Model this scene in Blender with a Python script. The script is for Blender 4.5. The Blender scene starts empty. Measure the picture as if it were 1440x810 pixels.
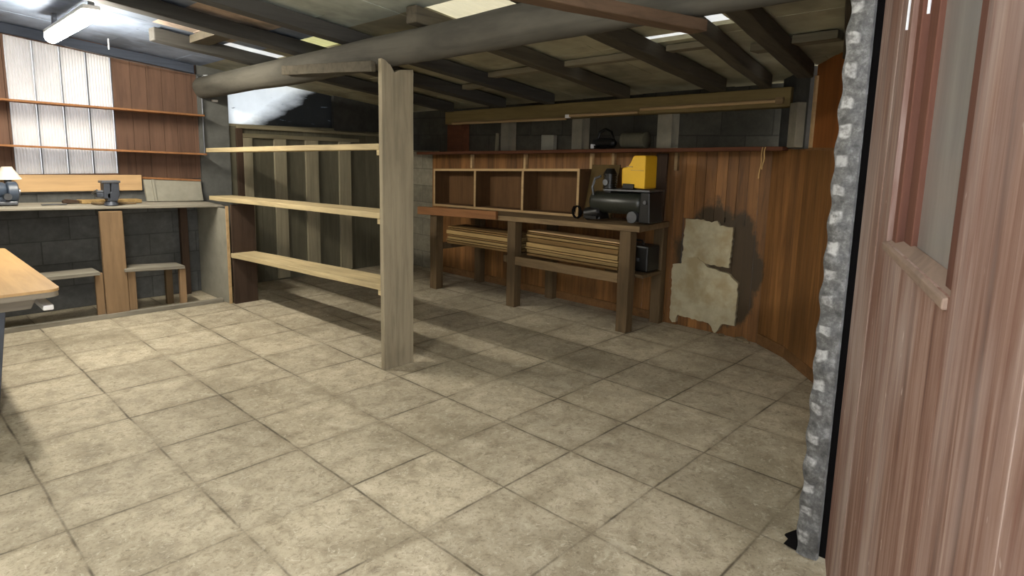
import bpy, bmesh, math, random
from mathutils import Vector, Matrix, noise
random.seed(7)
scn = bpy.context.scene
col = scn.collection

# ------------------------------------------------------------------ helpers
def lin(c):
    return tuple((v/12.92 if v <= .04045 else ((v+.055)/1.055)**2.4) for v in [x/255. for x in c])

class MB:
    """collects shapes; build() links them as one mesh object"""
    def __init__(self):
        self.bm = bmesh.new()
        self.tl = self.bm.faces.layers.float.new('tone')
        self.mi = 0
    def _tone(self, faces, tone):
        t = random.random() if tone is None else tone
        for f in faces:
            f[self.tl] = t
            f.material_index = self.mi
    def hexa(self, c, tone=None):
        """8 corners: 0-3 bottom ccw, 4-7 top ccw"""
        v = [self.bm.verts.new(p) for p in c]
        q = [(3,2,1,0),(4,5,6,7),(0,1,5,4),(1,2,6,5),(2,3,7,6),(3,0,4,7)]
        fs = [self.bm.faces.new([v[i] for i in f]) for f in q]
        self._tone(fs, tone); return fs
    def box(self, x0, x1, y0, y1, z0, z1, tone=None):
        return self.hexa([(x0,y0,z0),(x1,y0,z0),(x1,y1,z0),(x0,y1,z0),(x0,y0,z1),(x1,y0,z1),(x1,y1,z1),(x0,y1,z1)], tone)
    def beam(self, p0, p1, w, h, up=(0,0,1), tone=None, w1=None, h1=None):
        """bar from p0 to p1; w sideways, h along up, centred"""
        p0, p1 = Vector(p0), Vector(p1)
        d = (p1-p0).normalized(); up = Vector(up)
        s = up.cross(d).normalized(); u = up if abs(up.dot(d)) < .4 else d.cross(s).normalized()
        w1 = w if w1 is None else w1; h1 = h if h1 is None else h1
        def ring(p, w, h): return [p - s*w/2 - u*h/2, p + s*w/2 - u*h/2, p + s*w/2 + u*h/2, p - s*w/2 + u*h/2]
        v = [self.bm.verts.new(p) for p in ring(p0, w, h)+ring(p1, w1, h1)]
        q = [(3,2,1,0),(4,5,6,7),(0,1,5,4),(1,2,6,5),(2,3,7,6),(3,0,4,7)]
        fs = [self.bm.faces.new([v[i] for i in f]) for f in q]
        self._tone(fs, tone); return fs
    def rings(self, rings, close=True, cap=True, tone=None):
        vs = [[self.bm.verts.new(p) for p in r] for r in rings]
        n = len(vs[0]); fs = []
        for a, b in zip(vs, vs[1:]):
            for i in range(n if close else n-1):
                j = (i+1) % n
                fs.append(self.bm.faces.new([a[i], a[j], b[j], b[i]]))
        if cap and close:
            fs.append(self.bm.faces.new(vs[0][::-1])); fs.append(self.bm.faces.new(vs[-1]))
        self._tone(fs, tone); return fs
    def cyl(self, p0, p1, r0, r1=None, seg=20, tone=None, prof=None):
        """cylinder or lathe: prof = [(t along 0..1, radius)]"""
        p0, p1 = Vector(p0), Vector(p1); d = p1-p0; L = d.length; d.normalize()
        a = Vector((0,0,1)) if abs(d.z) < .9 else Vector((1,0,0))
        s = a.cross(d).normalized(); u = d.cross(s)
        if prof is None: prof = [(0, r0), (1, r0 if r1 is None else r1)]
        R = []
        for t, r in prof:
            R.append([p0 + d*L*t + (s*math.cos(k*2*math.pi/seg) + u*math.sin(k*2*math.pi/seg))*r for k in range(seg)])
        return self.rings(R, tone=tone)
    def tube(self, pts, r, seg=8, tone=None):
        pts = [Vector(p) for p in pts]; R = []
        for i, p in enumerate(pts):
            d = (pts[min(i+1, len(pts)-1)] - pts[max(i-1, 0)]).normalized()
            a = Vector((0,0,1)) if abs(d.z) < .9 else Vector((1,0,0))
            s = a.cross(d).normalized(); u = d.cross(s)
            R.append([p + (s*math.cos(k*2*math.pi/seg) + u*math.sin(k*2*math.pi/seg))*r for k in range(seg)])
        return self.rings(R, tone=tone)
    def prism(self, poly, ax, a0, a1, tone=None):
        """polygon in the two other axes, extruded along ax (0/1/2) from a0 to a1"""
        def P(q, a):
            q = list(q); q.insert(ax, a); return q
        return self.rings([[P(q, a0) for q in poly], [P(q, a1) for q in poly]], tone=tone)
    def cut(self, axis, step):
        """subdivide along an axis for later displacement"""
        lo = min(v.co[axis] for v in self.bm.verts); hi = max(v.co[axis] for v in self.bm.verts)
        k = lo + step
        while k < hi - step*.3:
            no = [0,0,0]; no[axis] = 1; co = [0,0,0]; co[axis] = k
            bmesh.ops.bisect_plane(self.bm, geom=self.bm.verts[:]+self.bm.edges[:]+self.bm.faces[:], plane_co=co, plane_no=no)
            k += step
        return self
    def wobble(self, amp, freq=3., seed=0.):
        for v in self.bm.verts:
            n = noise.noise_vector(v.co*freq + Vector((seed, seed*1.7, seed*.3)))
            v.co += n*amp
        return self
    def build(self, name, mat, parent=None, bevel=0., smooth=False, kind=None):
        bm = self.bm
        bmesh.ops.recalc_face_normals(bm, faces=bm.faces[:])
        me = bpy.data.meshes.new(name)
        ws = [v.co.copy() for v in bm.verts]
        lo = Vector([min(w[i] for w in ws) for i in range(3)]); hi = Vector([max(w[i] for w in ws) for i in range(3)])
        org = Vector(((lo.x+hi.x)/2, (lo.y+hi.y)/2, lo.z))
        bmesh.ops.translate(bm, verts=bm.verts[:], vec=-org)
        bm.to_mesh(me); bm.free()
        for m in (mat if isinstance(mat, (list, tuple)) else [mat]): me.materials.append(m)
        o = bpy.data.objects.new(name, me); col.objects.link(o)
        if smooth:
            me.shade_smooth() if hasattr(me, 'shade_smooth') else None
            me.set_sharp_from_angle(angle=math.radians(40))
        if parent is not None:
            o.parent = parent; o.location = org - wloc(parent)
        else: o.location = org
        if bevel > 0:
            b = o.modifiers.new('edge', 'BEVEL'); b.width = bevel; b.segments = 2; b.limit_method = 'ANGLE'; b.angle_limit = .6
        if kind: o['kind'] = kind
        return o

def wloc(o):
    v = Vector(o.location); p = o.parent
    while p is not None: v += Vector(p.location); p = p.parent
    return v
def tag(o, label, cat, group=None, kind=None):
    o['label'] = label; o['category'] = cat
    if group: o['group'] = group
    if kind: o['kind'] = kind
    return o
def thing(name, loc, label, cat, group=None):
    o = bpy.data.objects.new(name, None); col.objects.link(o); o.location = loc
    o.empty_display_size = .1
    return tag(o, label, cat, group)

# ------------------------------------------------------------------ materials
class NT:
    def __init__(self, name):
        self.m = bpy.data.materials.new(name); self.m.use_nodes = True
        self.t = self.m.node_tree; self.t.nodes.clear()
        self.out = self.n('ShaderNodeOutputMaterial'); self.b = self.n('ShaderNodeBsdfPrincipled')
        self.l(self.b.outputs[0], self.out.inputs[0])
    def n(self, t, **k):
        n = self.t.nodes.new(t)
        for a, v in k.items(): setattr(n, a, v)
        return n
    def l(self, a, b): self.t.links.new(a, b)
    def coord(self, scale=(1,1,1), world=False, rnd=True):
        if world:
            src = self.n('ShaderNodeNewGeometry').outputs['Position']
        else:
            src = self.n('ShaderNodeTexCoord').outputs['Object']
            if rnd:
                oi = self.n('ShaderNodeObjectInfo'); ad = self.n('ShaderNodeVectorMath', operation='MULTIPLY_ADD')
                cm = self.n('ShaderNodeCombineXYZ')
                for i in range(3): self.l(oi.outputs['Random'], cm.inputs[i])
                self.l(cm.outputs[0], ad.inputs[0]); ad.inputs[1].default_value = (17,23,31); self.l(src, ad.inputs[2]); src = ad.outputs[0]
        mp = self.n('ShaderNodeMapping'); mp.inputs['Scale'].default_value = scale
        self.l(src, mp.inputs[0]); return mp.outputs[0]
    def noise(self, vec, scale, detail=5, rough=.6, dist=0.):
        n = self.n('ShaderNodeTexNoise'); n.inputs['Scale'].default_value = scale; n.inputs['Detail'].default_value = detail
        n.inputs['Roughness'].default_value = rough; n.inputs['Distortion'].default_value = dist
        self.l(vec, n.inputs['Vector']); return n.outputs['Fac']
    def ramp(self, fac, stops):
        r = self.n('ShaderNodeValToRGB'); e = r.color_ramp.elements
        while len(e) < len(stops): e.new(.5)
        for i, (p, c) in enumerate(stops):
            e[i].position = p; e[i].color = (*(c if isinstance(c, tuple) else (c,c,c)), 1)
        self.l(fac, r.inputs[0]); return r.outputs[0]
    def mix(self, fac, a, b, mode='MIX'):
        m = self.n('ShaderNodeMix', data_type='RGBA', blend_type=mode)
        for s, k in ((fac, 0), (a, 6), (b, 7)):
            if hasattr(s, 'links') or hasattr(s, 'is_linked'): self.l(s, m.inputs[k])
            elif k == 0: m.inputs[0].default_value = s
            else: m.inputs[k].default_value = (*s, 1)
        return m.outputs[2]
    def math(self, op, a, b=0., c=0.):
        m = self.n('ShaderNodeMath', operation=op)
        for i, s in enumerate((a, b, c)):
            if hasattr(s, 'is_linked'): self.l(s, m.inputs[i])
            else: m.inputs[i].default_value = s
        return m.outputs[0]
    def bump(self, h, strength=.3, dist=.01):
        b = self.n('ShaderNodeBump'); b.inputs['Strength'].default_value = strength; b.inputs['Distance'].default_value = dist
        self.l(h, b.inputs['Height']); self.l(b.outputs[0], self.b.inputs['Normal'])
    def tone(self, c, lo=.8, hi=1.15):
        a = self.n('ShaderNodeAttribute', attribute_name='tone')
        t = self.math('MULTIPLY_ADD', a.outputs['Fac'], hi-lo, lo)
        cm = self.n('ShaderNodeCombineColor')
        for i in range(3): self.l(t, cm.inputs[i])
        return self.mix(1., c, cm.outputs[0], 'MULTIPLY')
    def fin(self, c, rough=.8, metal=0., spec=.3):
        if hasattr(c, 'is_linked'): self.l(c, self.b.inputs['Base Color'])
        else: self.b.inputs['Base Color'].default_value = (*c, 1)
        if hasattr(rough, 'is_linked'): self.l(rough, self.b.inputs['Roughness'])
        else: self.b.inputs['Roughness'].default_value = rough
        self.b.inputs['Metallic'].default_value = metal; self.b.inputs['Specular IOR Level'].default_value = spec
        return self.m

def wood(name, c, axis=0, dark=.55, light=1.15, rough=.8, stain=.35, tone=(.85, 1.12), scale=1., bump=.25, spec=.25, world=False):
    """c: sRGB base; grain runs along axis"""
    t = NT(name); base = lin(c)
    sc = [22*scale]*3; sc[axis] = 1.3*scale
    v = t.coord(tuple(sc), world=world)
    g = t.noise(v, 1., 6, .65, .6)
    col_ = t.ramp(g, [(.3, tuple(x*dark for x in base)), (.52, base), (.75, tuple(min(1, x*light) for x in base))])
    sc2 = [5.]*3; sc2[axis] = 1.6
    s = t.noise(t.coord(tuple(sc2), world=world), 1., 4, .6)
    f = t.ramp(s, [(.42, 0.), (.68, stain)])
    col_ = t.mix(f, col_, tuple(x*.35 for x in base))
    col_ = t.tone(col_, *tone)
    t.bump(g, bump, .004)
    return t.fin(col_, rough, spec=spec)

def plain(name, c, rough=.6, metal=0., var=.25, scale=9., spec=.4, bump=.05, stain=None):
    t = NT(name); b = lin(c)
    n = t.noise(t.coord(), scale, 5, .65)
    cc = t.ramp(n, [(.3, tuple(x*(1-var) for x in b)), (.7, tuple(min(1, x*(1+var)) for x in b))])
    if stain:
        f = t.ramp(t.noise(t.coord(), scale*.35, 4, .6), [(.48, 0.), (.62, .8)])
        cc = t.mix(f, cc, lin(stain))
    cc = t.tone(cc, .93, 1.07)
    if bump: t.bump(n, bump, .01)
    return t.fin(cc, rough, metal, spec)

def mat_floor():
    t = NT('paving_slabs')
    pos = t.n('ShaderNodeNewGeometry').outputs['Position']
    wob = t.n('ShaderNodeTexNoise'); wob.inputs['Scale'].default_value = 2.2; wob.inputs['Detail'].default_value = 3
    t.l(pos, wob.inputs['Vector'])
    wv = t.n('ShaderNodeVectorMath', operation='MULTIPLY_ADD'); wv.inputs[1].default_value = (.02,.02,0)
    sb = t.n('ShaderNodeVectorMath', operation='SUBTRACT'); sb.inputs[1].default_value = (.5,.5,.5)
    t.l(wob.outputs['Color'], sb.inputs[0]); t.l(sb.outputs[0], wv.inputs[0]); t.l(pos, wv.inputs[2])
    sx = t.n('ShaderNodeSeparateXYZ'); t.l(wv.outputs[0], sx.inputs[0])
    def edge(o):
        d = t.math('MULTIPLY', o, 2.)
        f = t.math('FRACT', t.math('ADD', d, 40.5))
        return t.math('MULTIPLY', t.math('ABSOLUTE', t.math('SUBTRACT', f, .5)), .5)   # metres from the joint
    ex, ey = edge(sx.outputs[0]), edge(sx.outputs[1])
    dist = t.math('MINIMUM', ex, ey)
    brk = t.noise(t.coord((1,1,1), world=True), 1.7, 4, .7)
    width = t.math('MULTIPLY_ADD', brk, .012, -.0015)
    jm = t.math('SUBTRACT', 1., t.math('SMOOTHSTEP', dist, 0., .004)) if False else None
    mr = t.n('ShaderNodeMapRange'); mr.interpolation_type = 'SMOOTHSTEP'
    t.l(dist, mr.inputs['Value']); mr.inputs['From Min'].default_value = .0005
    t.l(t.math('ADD', width, .004), mr.inputs['From Max']); mr.inputs['To Min'].default_value = 1.; mr.inputs['To Max'].default_value = 0.
    joint = t.math('MULTIPLY', mr.outputs[0], t.ramp(brk, [(.4, .06), (.58, 1.)]))
    # soft dirt beside joints
    mr2 = t.n('ShaderNodeMapRange'); mr2.interpolation_type = 'SMOOTHSTEP'; t.l(dist, mr2.inputs['Value'])
    mr2.inputs['From Min'].default_value = 0.; mr2.inputs['From Max'].default_value = .05; mr2.inputs['To Min'].default_value = 1.; mr2.inputs['To Max'].default_value = 0.
    # per slab tone
    cell = t.n('ShaderNodeVectorMath', operation='FLOOR'); c2 = t.n('ShaderNodeVectorMath', operation='MULTIPLY'); c2.inputs[1].default_value = (2,2,0)
    t.l(wv.outputs[0], c2.inputs[0]); t.l(c2.outputs[0], cell.inputs[0])
    wn = t.n('ShaderNodeTexWhiteNoise', noise_dimensions='3D'); t.l(cell.outputs[0], wn.inputs['Vector'])
    w = t.coord((1,1,1), world=True)
    big = t.noise(w, 1.3, 5, .6); mid = t.noise(w, 7., 6, .7, .5); fine = t.noise(w, 60., 4, .7)
    base = t.ramp(mid, [(.3, lin((146,135,115))), (.5, lin((179,168,145))), (.72, lin((200,189,167)))])
    base = t.mix(t.ramp(big, [(.46, 0.), (.68, .6)]), base, lin((118,108,88)))
    fine2 = t.noise(w, 23., 6, .8, .8)
    base = t.mix(t.ramp(fine2, [(.52, 0.), (.64, .6)]), base, lin((118,106,86)))
    base = t.mix(t.ramp(fine, [(.54, 0.), (.68, .55)]), base, lin((104,94,77)))
    fl = t.noise(t.coord((1,1,1), world=True), 20., 6, .8, 1.8)
    base = t.mix(t.ramp(fl, [(.55, 0.), (.66, .6)]), base, lin((214,206,186)))
    pale = t.noise(t.coord((1,1,1), world=True), 4.3, 7, .75, 1.2)
    base = t.mix(t.ramp(pale, [(.56, 0.), (.7, .5)]), base, lin((208,200,178)))
    vo = t.n('ShaderNodeTexVoronoi'); vo.inputs['Scale'].default_value = 2.6; t.l(w, vo.inputs['Vector'])
    base = t.mix(t.ramp(vo.outputs['Distance'], [(.015, .55), (.09, 0.)]), base, lin((92,82,66)))
    tn = t.math('MULTIPLY_ADD', wn.outputs['Value'], .2, .9); cm = t.n('ShaderNodeCombineColor')
    for i in range(3): t.l(tn, cm.inputs[i])
    base = t.mix(1., base, cm.outputs[0], 'MULTIPLY')
    base = t.mix(t.math('MULTIPLY', mr2.outputs[0], t.math('MULTIPLY', big, .5)), base, lin((110,100,80)))
    base = t.mix(t.math('MULTIPLY', joint, .85), base, lin((66,58,46)))
    h = t.math('SUBTRACT', t.math('ADD', t.math('MULTIPLY', mid, .25), t.math('MULTIPLY', fine, .15)), joint)
    t.bump(h, .35, .008)
    return t.fin(base, t.ramp(mid, [(.3, .55), (.7, .85)]), spec=.3)

def mat_block(name, c, bw=.44, bh=.215, axis=1, mortar=.012, var=.22):
    """concrete blockwork; axis = wall normal (0 or 1)"""
    t = NT(name); b = lin(c)
    pos = t.n('ShaderNodeNewGeometry').outputs['Position']; s = t.n('ShaderNodeSeparateXYZ'); t.l(pos, s.inputs[0])
    cm = t.n('ShaderNodeCombineXYZ'); t.l(s.outputs[0 if axis == 1 else 1], cm.inputs[0]); t.l(s.outputs[2], cm.inputs[1])
    br = t.n('ShaderNodeTexBrick'); br.inputs['Scale'].default_value = 1.; br.inputs['Brick Width'].default_value = bw; br.inputs['Row Height'].default_value = bh
    br.inputs['Mortar Size'].default_value = mortar*.5; br.inputs['Mortar Smooth'].default_value = .4
    br.inputs['Color1'].default_value = (.8,.8,.8,1); br.inputs['Color2'].default_value = (1.1,1.1,1.1,1); br.inputs['Mortar'].default_value = (.62,.62,.62,1)
    t.l(cm.outputs[0], br.inputs['Vector'])
    n = t.noise(t.coord(world=True), 14., 6, .7); n2 = t.noise(t.coord(world=True), 2., 4, .6)
    cc = t.ramp(n, [(.3, tuple(x*(1-var) for x in b)), (.7, tuple(x*(1+var) for x in b))])
    cc = t.mix(t.ramp(n2, [(.45, 0.), (.68, .55)]), cc, tuple(x*.5 for x in b))
    cc = t.mix(1., cc, br.outputs['Color'], 'MULTIPLY')
    t.bump(t.math('SUBTRACT', t.math('MULTIPLY', n, .4), br.outputs['Fac']), .3, .01)
    return t.fin(cc, .9, spec=.15)

def mat_stainplank():
    """orange-brown panelling with a damp dark stain around the missing boards"""
    t = NT('orange_planks'); base = lin((132,91,50))
    v = t.coord((20,20,1.2), world=True); g = t.noise(v, 1., 6, .65, .7)
    c = t.ramp(g, [(.3, tuple(x*.5 for x in base)), (.52, base), (.75, tuple(x*1.35 for x in base))])
    c = t.mix(t.ramp(t.noise(t.coord((3,3,1), world=True), 1., 4), [(.45, 0.), (.7, .45)]), c, lin((60,36,20)))
    vo = t.n('ShaderNodeTexVoronoi'); vo.inputs['Scale'].default_value = 3.1; t.l(t.coord((1,1,.6), world=True), vo.inputs['Vector'])
    c = t.mix(t.ramp(vo.outputs['Distance'], [(.03, .8), (.07, 0.)]), c, lin((48,26,14)))
    c = t.tone(c, .72, 1.2)
    pos = t.n('ShaderNodeNewGeometry').outputs['Position']; s = t.n('ShaderNodeSeparateXYZ'); t.l(pos, s.inputs[0])
    dy = t.math('MULTIPLY', t.math('SUBTRACT', s.outputs[1], 1.0), 2.3); dz = t.math('MULTIPLY', t.math('SUBTRACT', s.outputs[2], .62), 1.75)
    d = t.math('SQRT', t.math('ADD', t.math('MULTIPLY', dy, dy), t.math('MULTIPLY', dz, dz)))
    d = t.math('ADD', d, t.math('MULTIPLY', t.math('SUBTRACT', t.noise(t.coord((5,5,3), world=True), 1., 5, .7), .5), .9))
    c = t.mix(t.ramp(d, [(.86, .9), (1.12, 0.)]), c, lin((52,44,30)))
    t.bump(g, .25, .004)
    return t.fin(c, .55, spec=.35)

def mat_door():
    t = NT('weathered_red_door'); base = lin((110,80,68))
    v = t.coord((1,1,1), world=True)
    g = t.noise(t.coord((26,26,.8), world=True), 1., 7, .7, .5)
    c = t.ramp(g, [(.3, lin((72,49,41))), (.46, base), (.6, lin((138,112,100))), (.78, lin((176,160,152)))])
    s = t.noise(t.coord((3.2,3.2,.7), world=True), 1., 4, .6)
    c = t.mix(t.ramp(s, [(.46, 0.), (.66, .65)]), c, lin((164,150,144)))
    s2 = t.noise(t.coord((11,11,1.1), world=True), 1., 5, .7)
    c = t.mix(t.ramp(s2, [(.54, 0.), (.68, .6)]), c, lin((98,58,46)))
    dots = t.noise(t.coord((1,1,.5), world=True), 38., 2, .5)
    c = t.mix(t.ramp(dots, [(.72, 0.), (.78, .5)]), c, lin((205,190,182)))
    t.bump(g, .5, .004)
    return t.fin(c, .7, spec=.3)

def mat_translucent(name, c, dirt=None, trans=.6):
    t = NT(name); b = lin(c)
    cc = b
    n = t.noise(t.coord((1,1,1), world=True), 3., 5, .6)
    cc = t.ramp(n, [(.3, tuple(x*.85 for x in b)), (.7, b)])
    if dirt:
        pos = t.n('ShaderNodeNewGeometry').outputs['Position']; s = t.n('ShaderNodeSeparateXYZ'); t.l(pos, s.inputs[0])
        d = t.math('ADD', t.math('MULTIPLY', t.math('SUBTRACT', s.outputs[0], 2.75), 1.6), t.math('MULTIPLY', t.math('SUBTRACT', 1.98, s.outputs[2]), 2.4))
        d = t.math('ADD', d, t.math('MULTIPLY', t.math('SUBTRACT', t.noise(t.coord((2,2,6), world=True), 1., 5, .65), .5), .55))
        cc = t.mix(t.ramp(d, [(.1, 0.), (.62, 1.)]), cc, lin(dirt))
        st = t.noise(t.coord((6,6,40), world=True), 1., 3, .6, .6)
        cc = t.mix(t.ramp(st, [(.66, 0.), (.7, .75)]), cc, lin((90,100,110)))
    tr = t.n('ShaderNodeBsdfTranslucent'); mx = t.n('ShaderNodeMixShader'); mx.inputs[0].default_value = trans
    t.l(cc, tr.inputs[0]); t.fin(cc, .45, spec=.3)
    t.l(t.b.outputs[0], mx.inputs[1]); t.l(tr.outputs[0], mx.inputs[2]); t.l(mx.outputs[0], t.out.inputs[0])
    return t.m

def mat_galv():
    t = NT('galvanised_metal')
    v = t.coord((1,1,1), world=True)
    n = t.noise(v, 30., 6, .75)
    c = t.ramp(n, [(.34, lin((58,58,58))), (.52, lin((92,92,91))), (.7, lin((134,134,134)))])
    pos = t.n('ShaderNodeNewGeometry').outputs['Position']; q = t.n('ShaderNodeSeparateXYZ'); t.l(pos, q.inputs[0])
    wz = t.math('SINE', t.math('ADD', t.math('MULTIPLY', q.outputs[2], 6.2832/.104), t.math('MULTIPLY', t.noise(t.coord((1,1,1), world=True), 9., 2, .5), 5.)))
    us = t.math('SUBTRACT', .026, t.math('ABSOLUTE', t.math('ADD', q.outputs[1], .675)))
    dent_glint = t.math('MULTIPLY', t.ramp(wz, [(.25, 0.), (.6, 1.)]), t.ramp(t.math('MULTIPLY', us, 40.), [(.1, 0.), (.45, 1.)]))
    dent_glint = t.math('MULTIPLY', dent_glint, t.ramp(t.noise(t.coord((1,1,1), world=True), 45., 3, .6), [(.35, .1), (.6, .62)]))
    c = t.mix(dent_glint, c, lin((196,196,195)))  # pale dashes paint the highlights of the embossed dents into the colour
    t.bump(n, .4, .004)
    return t.fin(c, .5, metal=.25, spec=.5)

def mat_glass(name, c, alpha_mix=.55):
    t = NT(name); b = lin(c)
    n = t.noise(t.coord((6,6,1.2), world=True), 1., 5, .6)
    cc = t.ramp(n, [(.3, tuple(x*.75 for x in b)), (.7, tuple(x*1.15 for x in b))])
    return t.fin(cc, .22, spec=.5)

def mat_emit(name, c, s):
    t = NT(name); t.b.inputs['Emission Color'].default_value = (*c, 1); t.b.inputs['Emission Strength'].default_value = s
    return t.fin((.9,.9,.88), .4)

M = {}
M['floor'] = mat_floor()
M['block_grey'] = mat_block('grey_blockwork', (94,94,91))
M['block_dark'] = mat_block('dark_blockwork', (72,70,62), axis=0)
M['block_pale'] = mat_block('pale_blockwork', (128,122,106), axis=0)
M['wallplank'] = wood('red_brown_wall_planks', (104,79,64), 2, stain=.35, dark=.7, tone=(.85, 1.08), world=True)
M['orange'] = mat_stainplank()
M['ply'] = wood('orange_plywood', (140,84,38), 2, dark=.75, scale=.6, stain=.35, world=True)
M['panelgrey'] = wood('grey_green_panel', (92,88,72), 2, dark=.8, stain=.35, world=True)
M['batten'] = wood('pale_batten', (134,126,104), 2, dark=.75, stain=.25)
M['batten_y'] = wood('pale_rail', (120,112,90), 0, dark=.75, stain=.25)
M['shelf'] = wood('pale_shelf_board', (178,160,122), 1, dark=.68, stain=.3)
M['post'] = wood('pale_upright_plank', (156,144,120), 2, dark=.7, stain=.38)
M['endboard'] = wood('dark_brown_upright', (70,54,42), 2, stain=.3)
M['log'] = wood('grey_log', (78,75,67), 1, dark=.6, stain=.6, rough=.9, scale=.55)
M['rafter'] = wood('dark_rafter', (78,72,60), 0, dark=.6, stain=.35, rough=.9)
M['rafter_b'] = wood('slate_rafter', (72,70,66), 0, dark=.65, stain=.3, rough=.9)
M['rafter_c'] = wood('blue_slate_rafter', (66,72,84), 0, dark=.65, stain=.3, rough=.9)
M['purlin'] = wood('grey_purlin', (116,108,88), 1, dark=.65, stain=.3, rough=.9)
M['brownbeam'] = wood('brown_beam', (96,76,58), 0, dark=.65, stain=.25)
M['sheet_blue'] = plain('blue_grey_roof_sheet', (124,136,156), .75, var=.18, scale=5, stain=(84,92,104))
M['sheet_pink'] = plain('pink_stained_roof_sheet', (176,156,140), .8, var=.2, scale=6, stain=(96,90,84))
M['sheet_green'] = plain('pale_green_roof_sheet', (172,178,168), .8, var=.15, scale=4, stain=(128,134,126))
M['sheet_olive'] = plain('olive_grey_roof_sheet', (152,146,120), .85, var=.2, scale=4, stain=(112,106,86))
M['sky_cream'] = mat_translucent('cream_rooflight', (205,196,165), trans=.14)
M['sky_white'] = mat_translucent('white_rooflight', (205,205,202), trans=.15)
M['sky_yellow'] = mat_translucent('yellowed_rooflight', (190,186,130), trans=.14)
M['ribbed'] = mat_translucent('ribbed_plastic', (198,195,194), trans=.085)
M['whitewin'] = mat_translucent('white_dirty_plastic', (226,234,240), dirt=(20,21,21), trans=.12)
M['pine'] = wood('fresh_pine', (194,160,117), 0, dark=.82, light=1.1, stain=.15)
M['bench_l'] = wood('worn_bench_edge', (140,134,120), 0, dark=.6, stain=.4)
M['bench_post'] = wood('brown_bench_post', (132,107,79), 2, dark=.7, stain=.3)
M['bench_y'] = wood('worn_bench_board', (130,108,78), 1, dark=.62, stain=.4)
M['bench_leg'] = wood('old_bench_leg', (100,82,58), 2, dark=.65, stain=.4)
M['redboard'] = wood('red_brown_facing', (134,92,58), 1, dark=.75, stain=.25)
M['cubby'] = wood('cubby_ply', (92,66,40), 2, dark=.75, stain=.35, scale=.7)
M['edge'] = wood('pale_edge', (182,152,110), 1, dark=.8, stain=.1)
M['stack_a'] = wood('stacked_pale_board', (150,124,80), 1, dark=.65, stain=.3)
M['stack_b'] = wood('stacked_brown_board', (126,98,58), 1, dark=.65, stain=.35)
M['shelfback'] = wood('red_brown_shelf', (96,58,38), 1, dark=.7, stain=.3)
M['fascia'] = wood('yellow_brown_beam', (128,110,70), 1, dark=.75, stain=.3)
M['tabletop'] = wood('plywood_table_top', (198,160,110), 1, dark=.84, light=1.1, stain=.12, scale=.7, rough=.5)
M['tableedge'] = wood('grey_table_edge', (150,140,124), 0, dark=.75, stain=.3)
M['baseboard'] = wood('pale_brown_baseboard', (122,88,54), 0, dark=.7, stain=.3)
M['olive_ply'] = wood('olive_plywood', (80,64,34), 2, dark=.8, stain=.3)
M['door'] = mat_door()
M['doorframe'] = wood('red_brown_window_frame', (98,64,52), 2, dark=.75, stain=.25, world=True)
M['sill'] = wood('bare_weathered_sill', (132,112,98), 0, dark=.7, stain=.3)
M['pane'] = mat_glass('dusty_pane', (138,134,130))
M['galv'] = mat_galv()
M['black'] = plain('black_rubber', (12,11,11), .9, var=.3, spec=.05)
M['blackmetal'] = plain('black_machine_paint', (17,17,17), .4, var=.35, spec=.5)
M['steel'] = plain('dull_steel', (104,106,110), .42, metal=.7, var=.25)
M['vise'] = plain('blue_grey_cast_iron', (66,70,78), .45, metal=.3, var=.3, spec=.5)
M['grinder'] = plain('slate_machine_paint', (60,70,84), .42, var=.25, spec=.5)
M['tank'] = plain('dark_green_tank_paint', (40,42,36), .35, var=.2, spec=.5)
M['yellow'] = plain('yellow_plastic', (226,178,36), .5, var=.08, scale=4)
M['white'] = plain('white_enamel', (228,226,222), .5, var=.05)
M['whiteplastic'] = plain('white_plastic', (210,212,216), .5, var=.06)
M['shade'] = plain('white_lampshade', (232,222,206), .7, var=.05)
M['plaster'] = plain('pale_bare_plaster', (172,162,134), .9, var=.14, scale=11, bump=.3, stain=(150,134,100))
M['cement'] = plain('grey_cement_board', (140,136,122), .9, var=.12)
M['concrete'] = plain('grey_concrete_pier', (86,86,82), .9, var=.2, scale=7, bump=.2)
M['paleconc'] = plain('pale_pier', (126,120,104), .9, var=.15, scale=9, bump=.2)
M['strap'] = plain('pale_strap', (184,150,96), .8)
M['roofdark'] = plain('dark_roof_board', (60,60,57), .9, var=.3)
M['tube'] = mat_emit('lit_tube_diffuser', (1., .94, .81), 60.)
M['rubble'] = plain('plaster_rubble', (140,126,100), .9, var=.25, bump=.3)

# ------------------------------------------------------------------ geometry of the shed
def roof(x, y): return 2.6175 - .12*x - .025*y          # underside of the rafters
SH = .10                                                 # rafter depth

# floor
f = MB(); f.box(-2.2, 5.2, -3.2, 6.0, -.08, 0, .5); f.build('floor', M['floor'], kind='structure')

# ceiling sheets with real openings for the rooflights
xs = [-1.2, -.4, .2, .8, 1.25, 1.55, 1.85, 2.1, 2.38, 2.68, 2.93, 3.22, 3.36, 3.56, 3.64, 4.1, 4.9]
ys = [-1.1, -.4, .1, .33, .53, .66, 1.0, 1.2, 1.42, 1.9, 2.1, 2.6, 3.2, 3.5, 3.95, 4.12, 4.5, 5.0, 5.62]
holes = [('sky_cream', 2.1, 2.68, 1.2, 1.9), ('sky_yellow', 2.1, 2.38, 3.2, 3.95), ('sky_white', 1.85, 2.1, 4.12, 4.5), ('sky_white', 2.1, 2.38, 4.12, 4.5),
         ('sky_white', 3.22, 3.36, .66, 1.0), ('sky_white', 2.93, 3.22, .33, .53), ('sky_white', 3.56, 3.64, 1.42, 1.9)]
cm = MB()
def sheet_mat(x, y):
    if x > 2.2: return 3
    if y > 4.2: return 0
    if 1.2 < x < 1.9 and 3.0 < y < 4.2: return 1
    if x > 1.5 and y < 3.0: return 2
    if y > 3.0: return 0
    return 2
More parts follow.
